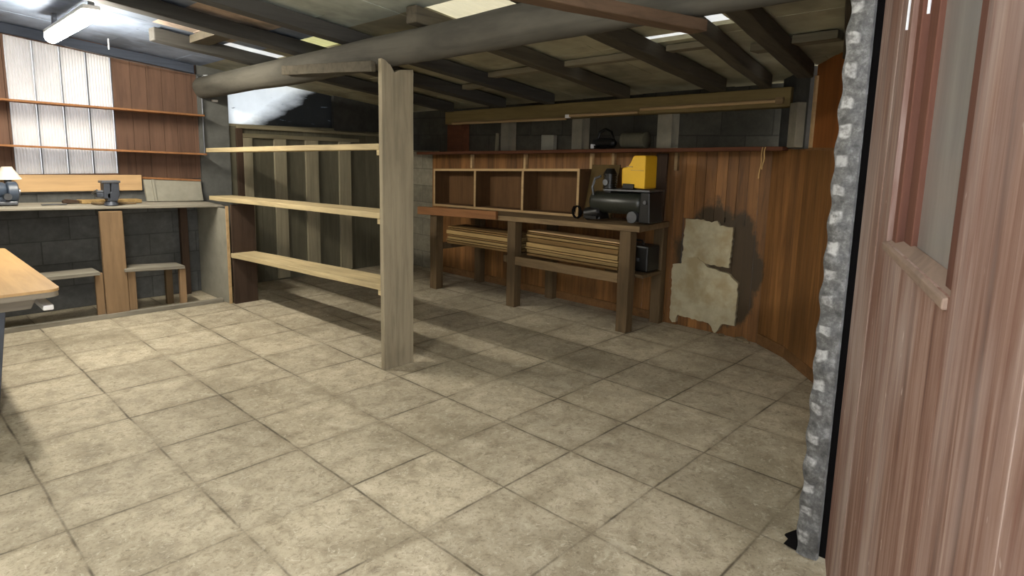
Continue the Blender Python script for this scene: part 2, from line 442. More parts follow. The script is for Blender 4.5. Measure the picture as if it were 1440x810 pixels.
for i in range(len(xs)-1):
    for j in range(len(ys)-1):
        x0, x1, y0, y1 = xs[i], xs[i+1], ys[j], ys[j+1]; cx, cy = (x0+x1)/2, (y0+y1)/2
        if any(a <= cx <= b and c <= cy <= d for _, a, b, c, d in holes): continue
        cm.mi = sheet_mat(cx, cy)
        lap = random.uniform(0, .006)
        P = [(x0,y0),(x1,y0),(x1,y1),(x0,y1)]
        cm.hexa([(x, y, roof(x,y)+SH+lap) for x, y in P] + [(x, y, roof(x,y)+SH+.03) for x, y in P])
ceiling = cm.build('ceiling', [M['sheet_blue'], M['sheet_pink'], M['sheet_green'], M['sheet_olive']], kind='structure')
for k, x0, x1, y0, y1 in holes:
    s = MB(); n = max(8, int((y1-y0)/.012)); pts = []
    top = []
    for q in range(n+1):
        y = y0-.08 + (y1-y0+.16)*q/n; w = .006*math.sin(y*2*math.pi/.075)
        top.append((y, w))
    R = [[(x, y, roof(x,y)+SH+.036+w*.7) for y, w in top] for x in (x0-.08, x1+.08)]
    s.rings(R, close=False)
    o = s.build('rooflight', M[k], ceiling)

def rafter(y0, x0, x1, w, label, m='rafter', y1=None, drop=0., d=SH):
    r = MB(); y1 = y0 if y1 is None else y1
    a = Vector((x0, y0, roof(x0,y0)+d/2-drop-.012)); b = Vector((x1, y1, roof(x1,y1)+d/2-drop-.012))
    r.beam(a, b, w, d).__class__
    r.cut(0, .25).wobble(.006, 2.3, y0)
    o = r.build('rafter', M[m], bevel=.008)
    return tag(o, label, 'rafter', None)
rafter(5.465, -1.15, 2.03, .05, 'blue-slate roof timber tight against the wall just above the ribbed window', 'rafter_c', drop=-.02, d=.085)
rafter(4.24, 1.28, 4.4, .12, 'dark rafter passing just in front of the lit tube lamp, left end of shed', 'rafter_b')
rafter(3.42, -1.15, 4.4, .15, 'thick dark rafter second out from the ribbed-window wall side of the lamp', 'rafter_b')
rafter(2.74, -1.15, 4.4, .12, 'dark rafter crossing the log just beside the tall pale upright', 'rafter_b')
rafter(1.86, 2.0, 4.4, .10, 'grey-brown rafter running from log to back beam above the cubby shelves')
rafter(0.98, 1.9, 4.4, .135, 'wide dark rafter reaching the back beam above the yellow machine cover')
rafter(0.45, 2.95, 4.4, .085, 'dark rafter continuing the brown beam beyond the small bright roof gap', y1=.60)
rafter(0.0, 1.6, 4.2, .11, 'crooked dark rafter ending at the black corner beside the plywood panel', y1=.25)
rafter(-.60, 2.2, 3.8, .08, 'dark rafter directly beside the top of the galvanised strip', y1=-.14)

def purlin(x, y0, y1, w, label, h=.05):
    r = MB()
    r.beam((x, y0, roof(x,y0)+SH-h/2-.002), (x, y1, roof(x,y1)+SH-h/2-.002), w, h)
    return tag(r.build('roof_batten', M['rafter' if x < 2 else 'purlin'], bevel=.004), label, 'batten', None)
purlin(3.60, -.14, .12, .12, 'grey roof batten between the last rafter and the galvanised strip top')
purlin(3.66, .28, .40, .12, 'short roof batten between the crooked rafter and its neighbour')
purlin(3.46, .50, .90, .10, 'pale roof batten below the two bright roof slits', .04)
purlin(3.5, 1.06, 1.81, .10, 'roof batten behind the thin bright slit above the back beam', .045)
purlin(3.52, 1.92, 2.68, .10, 'dim roof batten above the middle of the long wall shelf', .045)
purlin(3.8, 2.8, 3.33, .10, 'dim roof batten behind the pale upright near the far corner', .045)
purlin(1.62, 3.51, 4.18, .16, 'dark cross batten between two rafters next to the pink roof sheet', .06)

# log beam across the room
lg = MB(); R = []
N = 46; SEG = 18
for i in range(N+1):
    y = -1.0 + 6.42*i/N
    cz = 2.236 - .0245*(y-.4) ; r0 = .108 + .005*noise.noise(Vector((y*.9, 3, 0)))
    ring = []
    for k in range(SEG):
        a = k*2*math.pi/SEG
        r = r0*(1 + .05*noise.noise(Vector((math.cos(a)*1.4, y*1.1, math.sin(a)*1.4))) + .02*noise.noise(Vector((math.cos(a)*4, y*3, math.sin(a)*4))))
        ring.append((2.1 + .015*noise.noise(Vector((y*.6, 9, 1))) + r*math.cos(a), y, cz + .012*noise.noise(Vector((y*.7, 0, 5))) + r*math.sin(a)))
    R.append(ring)
lg.rings(R)
tag(lg.build('roof_log', M['log'], smooth=True), 'long grey round log carrying the roof across the whole shed', 'log')
b = MB(); b.beam((1.972, 2.22, 2.08), (1.972, 3.45, 2.135), .035, .07); b.cut(1, .2).wobble(.004, 4)
tag(b.build('packing_plank', M['rafter'], bevel=.005), 'short brown plank nailed along the log beside the pale upright', 'plank')
b = MB(); b.beam((.9, .34, 2.125), (2.14, .0, 2.105), .10, .05); b.cut(0, .2).wobble(.004, 4)
tag(b.build('roof_plank', M['brownbeam'], bevel=.006), 'light brown plank passing under the near end of the grey log', 'plank')

# ------------------------------------------------------------------ left wall (ribbed window, workbench)
YW = 5.5
w = MB()
def wslab(x0, x1, z0, z1=None, y0=YW, y1=YW+.1, mb=None, tone=None):
    mb = mb or w
    t0 = roof(x0,y0)+SH+.02 if z1 is None else z1; t1 = roof(x1,y0)+SH+.02 if z1 is None else z1
    mb.hexa([(x0,y0,z0),(x1,y0,z0),(x1,y1,z0),(x0,y1,z0),(x0,y0,t0),(x1,y0,t1),(x1,y1,t1),(x0,y1,t0)], tone)
w.mi = 0
x = -1.2
WX0, WX1, WZ0 = .53, 1.312, 1.25
while x < 2.06:
    nx = min(x + random.uniform(.12, .16), 2.06)
    for a, c in ((WX0, 0), (WX1, 0)):
        if x < a < nx: nx = a
    if nx - x < .02 and x > WX0: nx += .1
    mid = (x+nx)/2
    t = random.random()
    if WX0 < mid < WX1:
        wslab(x+.001, nx-.001, 1.19, WZ0, tone=t)
        xa, xb = x+.001, nx-.001
        za = lambda q: 2.425 - .13*(q-WX0)
        w.hexa([(xa,YW,za(xa)),(xb,YW,za(xb)),(xb,YW+.1,za(xb)),(xa,YW+.1,za(xa))] + [(q,yy,roof(q,YW)+SH+.02) for q, yy in ((xa,YW),(xb,YW),(xb,YW+.1),(xa,YW+.1))], t)
    else: wslab(x+.0015, nx-.0015, 1.19, tone=t)
    x = nx
w.mi = 1
w.box(-1.2, 2.06, YW+.01, YW+.1, 0, 1.19, .5)
w.mi = 2
wslab(2.06, 2.36, 0, y0=YW-.03)
w.mi = 3
xx = 2.36
while xx < 4.72:
    nx = min(xx+.17, 4.72); w.box(xx+.001, nx-.001, YW-.01, YW+.08, 0, 1.765); xx = nx
w.mi = 4
w.hexa([(3.62,YW-.02,1.74),(4.72,YW-.02,1.74),(4.72,YW+.08,1.74),(3.62,YW+.08,1.74)] + [(q,yy,roof(q,YW)+SH+.02) for q, yy in ((3.62,YW-.02),(4.72,YW-.02),(4.72,YW+.08),(3.62,YW+.08))])
wall_left = w.build('wall_left', [M['wallplank'], M['block_grey'], M['concrete'], M['panelgrey'], M['roofdark']], kind='structure')
for x0, x1, zt in ((2.50, 2.60, 1.62), (2.85, 2.99, 1.62), (3.23, 3.39, 1.62), (3.67, 3.83, 1.62)):
    t = MB(); t.box(x0, x1, YW-.045, YW-.01, .02, zt); t.build('batten', M['batten'], wall_left, bevel=.004)
t = MB(); t.beam((2.44, YW-.03, 1.735), (4.3, YW-.03, 1.70), .05, .03); t.build('top_rail', M['batten_y'], wall_left, bevel=.004)
t = MB(); t.beam((2.50, YW-.03, 1.645), (3.95, YW-.03, 1.625), .04, .045); t.build('lower_rail', M['batten_y'], wall_left, bevel=.004)
t = MB(); t.box(2.43, 2.50, YW-.04, YW-.01, .02, 1.72); t.build('stile', M['endboard'], wall_left, bevel=.004)

# white dirty plastic window under the roof
wn = thing('window_2', (3.0, YW+.02, 1.76), 'white translucent plastic window under the roof, dirty towards its far end', 'window'); wn['kind'] = 'structure'
t = MB(); n = 30
t.rings([[(2.36+1.28*q/n, YW+.03+.004*math.sin(q*1.3), (1.755 if zz == 0 else roof(2.36+1.28*q/n, YW)+SH+.01)) for q in range(n+1)] for zz in (0, 1)], close=False)
o = t.build('pane', M['whitewin'], wn)
t = MB(); t.beam((2.36, YW+.01, 1.755), (3.64, YW+.01, 1.735), .05, .025); t.build('window_sill', M['batten_y'], wn)

# ribbed window
wn = thing('window_1', (.92, YW+.02, WZ0), 'window of four white ribbed plastic panes above the left workbench', 'window'); wn['kind'] = 'structure'
pw = (WX1-WX0)/4
for k in range(4):
    x0 = WX0 + pw*k + .006; x1 = WX0 + pw*(k+1) - .006
    t = MB(); n = 80; R = [[], []]
    for q in range(n+1):
        xq = x0 + (x1-x0)*q/n; yy = YW + .028 + .0045*math.cos(q*2*math.pi/10)
        R[0].append((xq, yy, WZ0)); R[1].append((xq, yy, 2.425 - .13*(xq-WX0)))
    t.rings(R, close=False); o = t.build('pane', M['ribbed'], wn, smooth=True)
for k in range(5):
    xq = WX0 + pw*k; t = MB(); t.box(xq-.0045, xq+.0045, YW+.015, YW+.05, WZ0, 2.425-.13*(xq-WX0)); t.build('glazing_bar', M['steel'], wn)

# wall shelves in front of the window
for z0, lab in ((1.888, 'upper thin brown shelf board across the ribbed window wall'), (1.515, 'lower thin brown shelf board across the ribbed window wall')):
    t = MB(); sl = .03 if z0 > 1.7 else .036
    t.beam((-1.0, YW-.11, z0+sl*1.0-.0), (2.05, YW-.11, z0-sl*2.05), .215, .018); t.cut(0, .3).wobble(.003, 3)
    tag(t.build('wall_shelf', M['redboard'], bevel=.003), lab, 'shelf', 'thin shelves over the ribbed window')
# pine board under the window
t = MB(); t.beam((-.6, YW-.018, 1.188), (1.495, YW-.018, 1.158), .024, .15)
tag(t.build('pine_board', M['pine'], bevel=.004), 'fresh yellow pine board fixed under the ribbed window', 'board')
# lit tube
def tube_lamp(x, y0, y1, za, zb_, mounts, label):
    lt = thing('ceiling_light', (x, (y0+y1)/2, za), label, 'lamp')
    t = MB(); t.beam((x, y0, za), (x, y1, zb_), .10, .03); t.build('lamp_housing', M['white'], lt, bevel=.006)
    for yy, zz in mounts:
        t = MB(); t.box(x-.015, x+.015, yy-.02, yy+.02, za+(zb_-za)*(yy-y0)/(y1-y0)+.013, zz); t.build('mount', M['steel'], lt)
    t = MB(); t.cyl((x, y0+.01, za-.036), (x, y1-.01, zb_-.036), .05, seg=24, prof=[(0,.035),(.006,.05),(.994,.05),(1,.035)]); t.build('diffuser', M['tube'], lt, smooth=True)
tube_lamp(.72, 3.55, 4.74, 2.412, 2.383, [(3.56, roof(.72,3.56)+.07), (4.6, roof(.72,4.6)+.09)], 'lit white tube lamp under the rafters near the ribbed window')
tube_lamp(-.25, .40, .98, 2.53, 2.515, [(.5, roof(-.25,.5)+.09), (.88, roof(-.25,.88)+.09)], 'lit white tube lamp under the roof nearer to the open doorway')
t = MB(); t.cyl((1.2, 5.1, roof(1.2,5.1)+.09), (1.2, 5.1, roof(1.2,5.1)-.0), .006, seg=8)
tag(t.build('hook', M['whiteplastic']), 'small white hook hanging from the roof beyond the tube lamp', 'hook')
t = MB(); t.tube([(.9+1.2*q/14, 5.2 + .2*q/14, 2.345-.0085*q-.012*math.sin(q*math.pi/14)) for q in range(15)], .0035, 6)
tag(t.build('lamp_cable', M['steel']), 'thin pale cable running under the roof from lamp to white wall fitting', 'cable')
fx = thing('cable_conduit', (2.09, 5.44, 1.43), 'white elbow fitting and thin pipe running down the corner above left workbench', 'pipe')
t = MB(); t.cyl((2.088, 5.44, 1.43), (2.088, 5.44, 2.07), .009, seg=10); t.build('pipe', M['steel'], fx, smooth=True)
t = MB(); t.cyl((2.088, 5.44, 2.06), (2.088, 5.44, 2.17), .026, seg=14); t.tube([(2.088,5.44,2.17),(2.092,5.435,2.2),(2.11,5.42,2.225),(2.14,5.40,2.228)], .014); t.build('elbow', M['whiteplastic'], fx, smooth=True)
t = MB(); t.cyl((2.065, 5.44, 2.165), (2.055, 5.44, 2.215), .016, seg=10); t.build('cable_gland', M['steel'], fx)
t = MB(); t.beam((2.19, 5.455, 1.99), (2.25, 5.455, 1.99), .02, .022)
tag(t.build('cable_clip', M['white'], bevel=.004), 'tiny white clip on the concrete pier beside the white plastic window', 'clip')

# ---- left workbench
def zb(x): return 1.022 - .032*x
wb = thing('workbench', (.6, 5.2, 0), 'long built-in workbench with open bays under the ribbed window', 'workbench')
t = MB(); t.hexa([(-1.1,4.92,zb(-1.1)-.022),(2.06,4.92,zb(2.06)-.022),(2.06,5.49,zb(2.06)-.022),(-1.1,5.49,zb(-1.1)-.022),(-1.1,4.92,zb(-1.1)),(2.06,4.92,zb(2.06)),(2.06,5.49,zb(2.06)),(-1.1,5.49,zb(-1.1))])
t.cut(0, .25).wobble(.004, 3); t.build('worktop', M['bench_l'], wb, bevel=.004)
t = MB(); t.hexa([(.985,4.90,.0),(1.165,4.90,.0),(1.165,4.945,.0),(.985,4.945,.0),(.985,4.90,.95),(1.16,4.90,.945),(1.16,4.945,.945),(.985,4.945,.95)])
t.build('centre_post', M['bench_post'], wb, bevel=.005)
for x0, x1 in ((.92, .98), (1.17, 1.235)):
    t = MB(); t.box(x0, x1, 4.92, 4.95, 0, .41); t.build('post_wing', M['bench_post'], wb, bevel=.004)
t = MB(); t.beam((-1.0, 5.0, .425), (.95, 5.0, .415), .26, .03); t.build('lower_shelf', M['bench_l'], wb, bevel=.004)
t = MB(); t.beam((1.14, 5.0, .415), (1.645, 5.0, .385), .24, .03); t.build('lower_shelf', M['bench_l'], wb, bevel=.004)
t = MB(); t.box(1.60, 1.655, 4.9, 4.95, 0, .372); t.build('leg', M['bench_post'], wb, bevel=.004)
t = MB(); t.box(1.54, 1.60, 5.1, 5.15, 0, .38); t.build('leg', M['bench_leg'], wb, bevel=.004)
t = MB(); t.beam((-1.0, 5.0, .02), (1.97, 4.86, .02), .05, .04); t.cut(0, .3).wobble(.004, 4); t.build('base_rail', M['bench_l'], wb, bevel=.004)
t = MB(); t.hexa([(1.99,4.76,0),(2.012,4.76,0),(2.012,5.46,0),(1.99,5.46,0),(1.99,4.75,.93),(2.012,4.75,.93),(2.012,5.46,.93),(1.99,5.46,.93)]); t.build('end_panel', M['cement'], wb)
t = MB(); t.box(1.988, 2.014, 4.735, 4.748, 0, .96); t.build('edge_strip', M['edge'], wb)
t = MB(); t.box(1.80, 1.87, 5.40, 5.46, 0, .94); t.build('leg', M['endboard'], wb, bevel=.004)

# things on the left workbench
vi = thing('bench_vise', (1.11, 5.02, zb(1.1)), 'blue-grey iron bench vise above the centre post of the left workbench', 'vise')
zv = zb(1.1)+.007
t = MB(); t.cyl((1.11,5.02,zv),(1.11,5.02,zv+.035), .06, .045); t.build('swivel_base', M['vise'], vi, smooth=True)
t = MB(); t.prism([(1.075,zv+.035),(1.15,zv+.035),(1.17,zv+.09),(1.17,zv+.20),(1.11,zv+.20),(1.105,zv+.12),(1.07,zv+.1)], 1, 4.97, 5.08); t.build('fixed_jaw', M['vise'], vi, bevel=.006)
t = MB(); t.prism([(1.05,zv+.06),(1.10,zv+.06),(1.10,zv+.195),(1.05,zv+.195)], 1, 4.97, 5.08); t.box(1.0, 1.10, 5.0, 5.05, zv+.07, zv+.11); t.build('moving_jaw', M['vise'], vi, bevel=.006)
t = MB(); t.box(1.035, 1.18, 4.965, 5.085, zv+.195, zv+.215); t.build('jaw_plate', M['steel'], vi, bevel=.003)
t = MB(); t.cyl((.985,5.02,zv+.12),(1.06,5.02,zv+.12), .012, seg=12); t.cyl((.99,4.94,zv+.14),(.99,5.10,zv+.10), .008, seg=10); t.build('screw_handle', M['steel'], vi, smooth=True)
gr = thing('bench_grinder', (.40, 5.2, zb(.4)), 'dark slate machine at the left end of the workbench under the white shade', 'machine')
zg = zb(.4)+.007
t = MB(); t.box(.30, .47, 5.12, 5.28, zg, zg+.03); t.build('base', M['steel'], gr, bevel=.006)
t = MB(); t.cyl((.22,5.2,zg+.115),(.41,5.2,zg+.115), .07, prof=[(0,.05),(.1,.07),(.9,.07),(1,.055)]); t.box(.30,.40,5.15,5.25,zg+.02,zg+.08); t.build('motor_body', M['grinder'], gr, smooth=True)
t = MB(); t.cyl((.41,5.2,zg+.10),(.485,5.2,zg+.10), .088, seg=28, prof=[(0,.078),(.12,.088),(.88,.088),(1,.075)]); t.build('wheel_guard', M['grinder'], gr, smooth=True)
t = MB(); t.cyl((.485,5.2,zg+.10),(.50,5.2,zg+.10), .03, seg=16); t.build('spindle_nut', M['steel'], gr, smooth=True)
t = MB(); t.cyl((.40,5.13,zg+.07),(.405,5.10,zg+.07), .028, seg=12); t.build('switch_knob', M['steel'], gr, smooth=True)
dl = thing('work_lamp', (.44, 5.32, zg), 'small lamp with white cone shade standing behind the dark slate machine', 'lamp')
t = MB(); t.cyl((.45,5.37,zg),(.45,5.37,zg+.02), .05, seg=20); t.build('base', M['vise'], dl, smooth=True)
t = MB(); t.cyl((.45,5.37,zg+.02),(.45,5.37,zg+.22), .03, .026, seg=16); t.build('stem', M['vise'], dl, smooth=True)
t = MB(); t.cyl((.45,5.37,zg+.20),(.45,5.37,zg+.305), .1, seg=28, prof=[(0,.098),(.75,.05),(1,.036),(1,.03),(.7,.045),(.02,.09)]); t.build('shade', M['shade'], dl, smooth=True)
t = MB(); t.beam((.93,5.3,zb(1)+.02),(1.42,5.33,zb(1.4)+.02), .14, .03)
tag(t.build('scrap_board', M['stack_a'], bevel=.003), 'pale scrap board lying flat behind the vise', 'board')
t = MB(); t.beam((1.0,5.18,zb(1)+.009),(1.34,5.17,zb(1.3)+.009), .07, .014)
tag(t.build('thin_lath', M['bench_y'], bevel=.002), 'thin lath lying on the bench in front of the scrap board', 'lath')
t = MB(); t.prism([(0.80,zb(.85)+.008),(.92,zb(.85)+.008),(.915,zb(.85)+.03),(.83,zb(.85)+.045),(.80,zb(.85)+.03)], 1, 5.24, 5.30)
tag(t.build('wood_block', M['endboard'], bevel=.004), 'small dark wooden block left of the scrap board', 'block')
t = MB(); t.beam((.62,5.1,zb(.65)+.011),(.80,5.13,zb(.8)+.011), .03, .01)
tag(t.build('file_tool', M['steel'], bevel=.002), 'flat grey steel file lying between the machine and dark block', 'file')
cb = thing('cement_panel', (1.73, 5.40, zb(1.7)), 'grey cement panel with brown top edge leaning on wall right of the pine board', 'panel')
t = MB(); t.hexa([(1.505,5.38,zb(1.5)+.007),(2.03,5.38,zb(2.03)+.007),(2.03,5.42,zb(2.03)+.007),(1.505,5.42,zb(1.5)+.007),(1.505,5.45,1.195),(2.03,5.43,1.16),(2.03,5.465,1.16),(1.505,5.485,1.195)]); t.build('slab', M['cement'], cb, bevel=.004)
t = MB(); t.beam((1.50,5.465,1.207),(2.03,5.45,1.172), .05, .018); t.build('top_edge', M['redboard'], cb)
t = MB(); t.hexa([(1.57,5.36,zb(1.5)+.006),(1.59,5.36,zb(1.5)+.006),(1.59,5.38,zb(1.5)+.006),(1.57,5.38,zb(1.5)+.006),(1.57,5.43,1.19),(1.59,5.43,1.19),(1.59,5.45,1.19),(1.57,5.45,1.19)]); t.build('cover_strip', M['cement'], cb)

# ------------------------------------------------------------------ table at the left
tb = thing('table', (-.1, 3.6, 0), 'plywood-topped table with rounded corner at the left edge of the room', 'table')
def rr(x0, x1, y0, y1, r, n=6):
    P = []
    for cx, cy, a0 in ((x1-r,y0+r,-90),(x1-r,y1-r,0),(x0+r,y1-r,90),(x0+r,y0+r,180)):
        for k in range(n+1):
            a = math.radians(a0+90*k/n); P.append((cx+r*math.cos(a), cy+r*math.sin(a)))
    return P
t = MB(); t.prism(rr(-.52, .275, 2.73, 4.55, .06), 2, .735, .75); t.build('table_top', M['tabletop'], tb)
t = MB(); t.prism(rr(-.515, .272, 2.735, 4.545, .06), 2, .705, .735); t.build('edge_band', M['tableedge'], tb)
for yy in (2.92, 4.3):
    t = MB(); t.prism([(-.46,.705),(.20,.705),(.16,.62),(-.42,.62)], 1, yy-.02, yy+.02); t.build('bearer', M['tableedge'], tb, bevel=.003)
    for sx in (-1, 1):
        t = MB(); t.beam((-.17+sx*.2, yy+.05, .63), (-.17+sx*.12, yy+.05, .0), .05, .06, up=(0,1,0)); t.build('leg', M['vise'], tb, bevel=.004)
t = MB(); t.beam((.222,2.80,.635),(.222,4.4,.635), .05, .03); t.build('side_rail', M['white'], tb, bevel=.006)
t = MB(); t.beam((-.13,2.92,.34),(-.13,4.3,.34), .05, .08); t.build('stretcher', M['vise'], tb, bevel=.004)

# ------------------------------------------------------------------ shelving unit
su = thing('shelving_unit', (2.1, 3.5, 0), 'open rough timber shelving of three long boards dividing the room', 'shelving')
t = MB(); t.prism([(1.998,0),(2.25,0),(2.256,2.085),(2.14,2.07),(2.10,2.05),(2.05,2.115),(1.995,2.13)], 1, 2.16, 2.20)
t.cut(2, .25).wobble(.002, 5); t.build('upright', M['post'], su, bevel=.003)
t = MB(); t.box(2.02, 2.25, 4.685, 4.72, 0, .975); t.build('end_board', M['endboard'], su, bevel=.003)
for (za, zb_, ye, xe) in ((1.56, 1.485, 5.16, 2.225), (1.092, 1.01, 5.14, 2.225), (.592, .486, 4.685, 2.235)):
    t = MB(); t.beam(((1.995+xe)/2, 2.20, za), ((1.995+xe)/2, ye, zb_), xe-1.995, .042); t.cut(1, .3).wobble(.004, 3.3, za)
    t.build('shelf', M['shelf'], su, bevel=.004)
    t = MB(); t.box(2.0, 2.22, 2.20, 2.235, za-.06, za-.022); t.build('cleat', M['shelf'], su, bevel=.003)
t = MB(); t.box(2.02, 2.22, 4.655, 4.685, .43, .465); t.build('cleat', M['endboard'], su)

# ------------------------------------------------------------------ back wall
XB = 4.65
w = MB(); w.mi = 0
y = .50
while y < 4.86:
    ny = min(y + random.uniform(.085, .10), 4.86)
    zt = 1.625 - .028*(y-.42)
    if .80 < (y+ny)/2 < 1.36:   # boards missing low down, backing shows
        w.box(XB+.005, XB+.04, y+.001, ny-.001, .0, zt-.0)
        w.box(XB-.012, XB+.02, y+.002, ny-.002, 1.0+random.uniform(-.04,.03), zt)
    else: w.box(XB-.012, XB+.02, y+.0015, ny-.0015, 0, zt)
    y = ny
w.mi = 1
w.box(XB+.10, XB+.2, .2, 5.6, 1.3, 2.3, .5)
w.mi = 2
w.box(XB-.01, XB+.1, 4.862, 5.6, 0, 1.52, .5)
wall_back = w.build('wall_back', [M['orange'], M['block_dark'], M['block_pale']], kind='structure')
# piers in the recess above the shelf
for y0, y1, zt, mk in ((4.30, 4.56, 1.85, 'shelfback'), (3.52, 3.64, 1.87, 'paleconc'), (2.50, 2.63, 1.89, 'paleconc'), (1.50, 1.65, 1.92, 'paleconc')):
    t = MB(); zl = 1.632 - .0285*(y0-.42)
    t.box(XB-.03, XB+.10, y0, y1, zl, zt+.05); t.build('pier', M[mk], wall_back, bevel=.005)
# plaster patches
def patch(poly, x0, x1, nm, mk):
    t = MB(); P = []
    for i in range(len(poly)):
        a, b = poly[i], poly[(i+1) % len(poly)]
        L = math.hypot(b[0]-a[0], b[1]-a[1]); k = max(1, int(L/.025))
        for q in range(k):
            u = q/k; jit = .006 if q else 0
            P.append((a[0]+(b[0]-a[0])*u + random.uniform(-jit,jit), a[1]+(b[1]-a[1])*u + random.uniform(-jit,jit)))
    t.prism(P, 0, x0, x1); return t.build(nm, M[mk], wall_back)
patch([(1.325,.575),(1.315,.985),(1.148,.993),(1.07,.972),(1.017,.993),(.99,.952),(.873,.95),(.882,.60),(1.07,.605),(1.15,.62)], XB-.022, XB+.008, 'plaster_patch', 'plaster')
patch([(1.409,.055),(1.41,.56),(1.32,.575),(1.283,.645),(1.17,.654),(1.07,.578),(.87,.545),(.791,.48),(.791,.11),(.91,.10),(.935,.04),(.965,.005),(1.0,.06),(1.03,.085),(1.33,.10),(1.345,.03),(1.38,.02)], XB-.03, XB+.008, 'plaster_patch', 'plaster')

# angled right wall
def rw(mb, p, q, z0, z1f, n, mi, th=.06):
    p, q = Vector((*p, 0)), Vector((*q, 0)); d = (q-p); nrm = Vector((d.y, -d.x, 0)).normalized()
    if nrm.dot(Vector((-.5,-1.5,0))-p) > 0: nrm = -nrm
    mb.mi = mi
    for k in range(n):
        a = p+d*(k/n) + d.normalized()*.001; b = p+d*((k+1)/n) - d.normalized()*.001
        c = [a, b, b+nrm*th, a+nrm*th]
        mb.hexa([(v.x,v.y,z0) for v in c]+[(v.x,v.y,(roof(v.x,v.y)+SH+.02 if z1f is None else z1f)) for v in c])
w = MB()
rw(w, (4.64,.60), (4.43,.31), 0, 1.61, 4, 0)
rw(w, (4.43,.31), (2.9,-1.03), 0, 1.61, 22, 0)
rw(w, (4.315,.209), (2.9,-1.03), 1.612, None, 4, 1)
rw(w, (4.64,.56), (4.315,.25), 1.612, None, 2, 2)
rw(w, (2.9,-1.03), (2.06,-.84), 0, None, 8, 0)
wall_right = w.build('wall_right', [M['orange'], M['ply'], M['roofdark']], kind='structure')
t = MB(); t.beam((4.44,.30,1.612), (3.0,-.965,1.60), .03, .022); t.build('ledge', M['baseboard'], wall_right, bevel=.003)
t = MB(); t.beam((4.295,.20,1.62), (4.295,.20,2.12), .03, .02, up=(.675,-.735,0)); t.build('cover_strip', M['edge'], wall_right)
t = MB(); t.beam((4.365,.335,1.62), (4.365,.335,1.945), .13, .07, up=(.675,-.735,0)); t.build('pier', M['paleconc'], wall_right, bevel=.004)
t = MB(); t.beam((4.61,.58,.05), (4.41,.285,.045), .022, .09); t.beam((4.41,.285,.045), (2.95,-1.0,.045), .022, .09)
t.build('baseboard_right', M['baseboard'], bevel=.004, kind='structure')
t = MB(); t.beam((4.635,4.8,.04), (4.635,1.47,.04), .03, .08)
t.build('baseboard_back', M['baseboard'], bevel=.004, kind='structure')

# long wall shelf on the back wall
ws = thing('wall_shelf', (4.53, 2.6, 1.5), 'long dark red-brown shelf along the back wall above the cubby cabinet', 'shelf')
t = MB(); t.beam((4.53,.44,1.613),(4.53,4.9,1.487), .225, .032); t.cut(1, .4).wobble(.003, 2); t.build('board', M['shelfback'], ws, bevel=.004)
for yy in (4.1, 3.25, 2.36, 2.10, 1.43):
    t = MB(); z1 = 1.625-.0285*(yy-.42)-.03
    t.prism([(4.60,z1),(4.638,z1),(4.638,z1-.16),(4.60,z1-.16)], 1, yy-.015, yy+.015); t.build('bracket', M['edge' if yy > 2 else 'bench_y'], ws, bevel=.002)
# straps hung from its end
for yy, l_, lab in ((.585, .24, 'longer pale strap hanging off the right end of the long wall shelf'), (.565, .17, 'shorter pale strap hanging beside the longer one at the shelf end')):
    t = MB(); t.tube([(4.40-.004*q, yy + .004*math.sin(q*1.1), 1.62-l_*q/8) for q in range(9)], .005, 6)
    tag(t.build('strap', M['strap']), lab, 'strap', 'straps at the shelf end')

# heavy beam and rails at the top of the back wall
t = MB(); t.beam((4.53,.43,2.0),(4.53,4.40,1.908), .16, .145); t.cut(1, .4).wobble(.004, 2)
tag(t.build('wall_plate', M['fascia'], bevel=.006), 'heavy yellow-brown timber beam along the top of the back wall', 'beam')
for a, b_, za, zb2, lab in ((.5, 1.72, 2.005, 1.948, 'pale rail pole along the beam nearest the plywood corner'), (1.74, 2.52, 1.946, 1.91, 'pale rail pole above the recess with the black tool'), (2.56, 4.25, 1.905, 1.855, 'pale rail pole along the far end of the heavy top beam')):
    t = MB(); t.cyl((4.435,a,za-.035),(4.435,b_,zb2-.012), .014, seg=12)
    tag(t.build('rail_pole', M['edge'], smooth=True), lab, 'pole', 'rail poles under the top beam')
t = MB(); t.box(4.42,4.45,.47,.53,1.945,1.995)
tag(t.build('pole_bracket', M['bench_y'], bevel=.004), 'small bracket block at the right end of the pale rail poles', 'bracket')
t = MB(); t.box(4.42,4.45,2.515,2.565,1.875,1.91)
tag(t.build('pole_joiner', M['white'], bevel=.004), 'small white joiner between two pale rail poles', 'joiner')

# things in the recess on the shelf
def zs(y): return 1.613-.0283*(y-.44)+.018
pt = thing('power_tool', (4.56, 2.2, zs(2.2)), 'black power tool lying on the long shelf between two pale piers', 'tool')
z = zs(2.2)
t = MB(); t.cyl((4.56,2.05,z+.06),(4.56,2.30,z+.06), .05, seg=18, prof=[(0,.02),(.1,.045),(.6,.05),(.9,.04),(1,.03)]); t.build('body', M['blackmetal'], pt, smooth=True)
t = MB(); t.tube([(4.56,2.08,z+.09),(4.56,2.10,z+.16),(4.56,2.17,z+.19),(4.56,2.24,z+.16),(4.56,2.25,z+.09)], .014, 10); t.build('handle', M['blackmetal'], pt, smooth=True)
t = MB(); t.box(4.50,4.54,2.26,2.30,z+.005,z+.045); t.build('switch_box', M['whiteplastic'], pt, bevel=.004)
t = MB(); t.tube([(4.5+.05*math.cos(q*.8),2.15+.1*math.sin(q*.8),z+.006+.002*q) for q in range(14)], .006, 6); t.build('power_lead', M['black'], pt, smooth=True)
t = MB(); t.cyl((4.58,1.72,z+.09),(4.58,1.98,z+.085), .075, seg=22, prof=[(0,.06),(.03,.075),(.97,.075),(1,.06)])
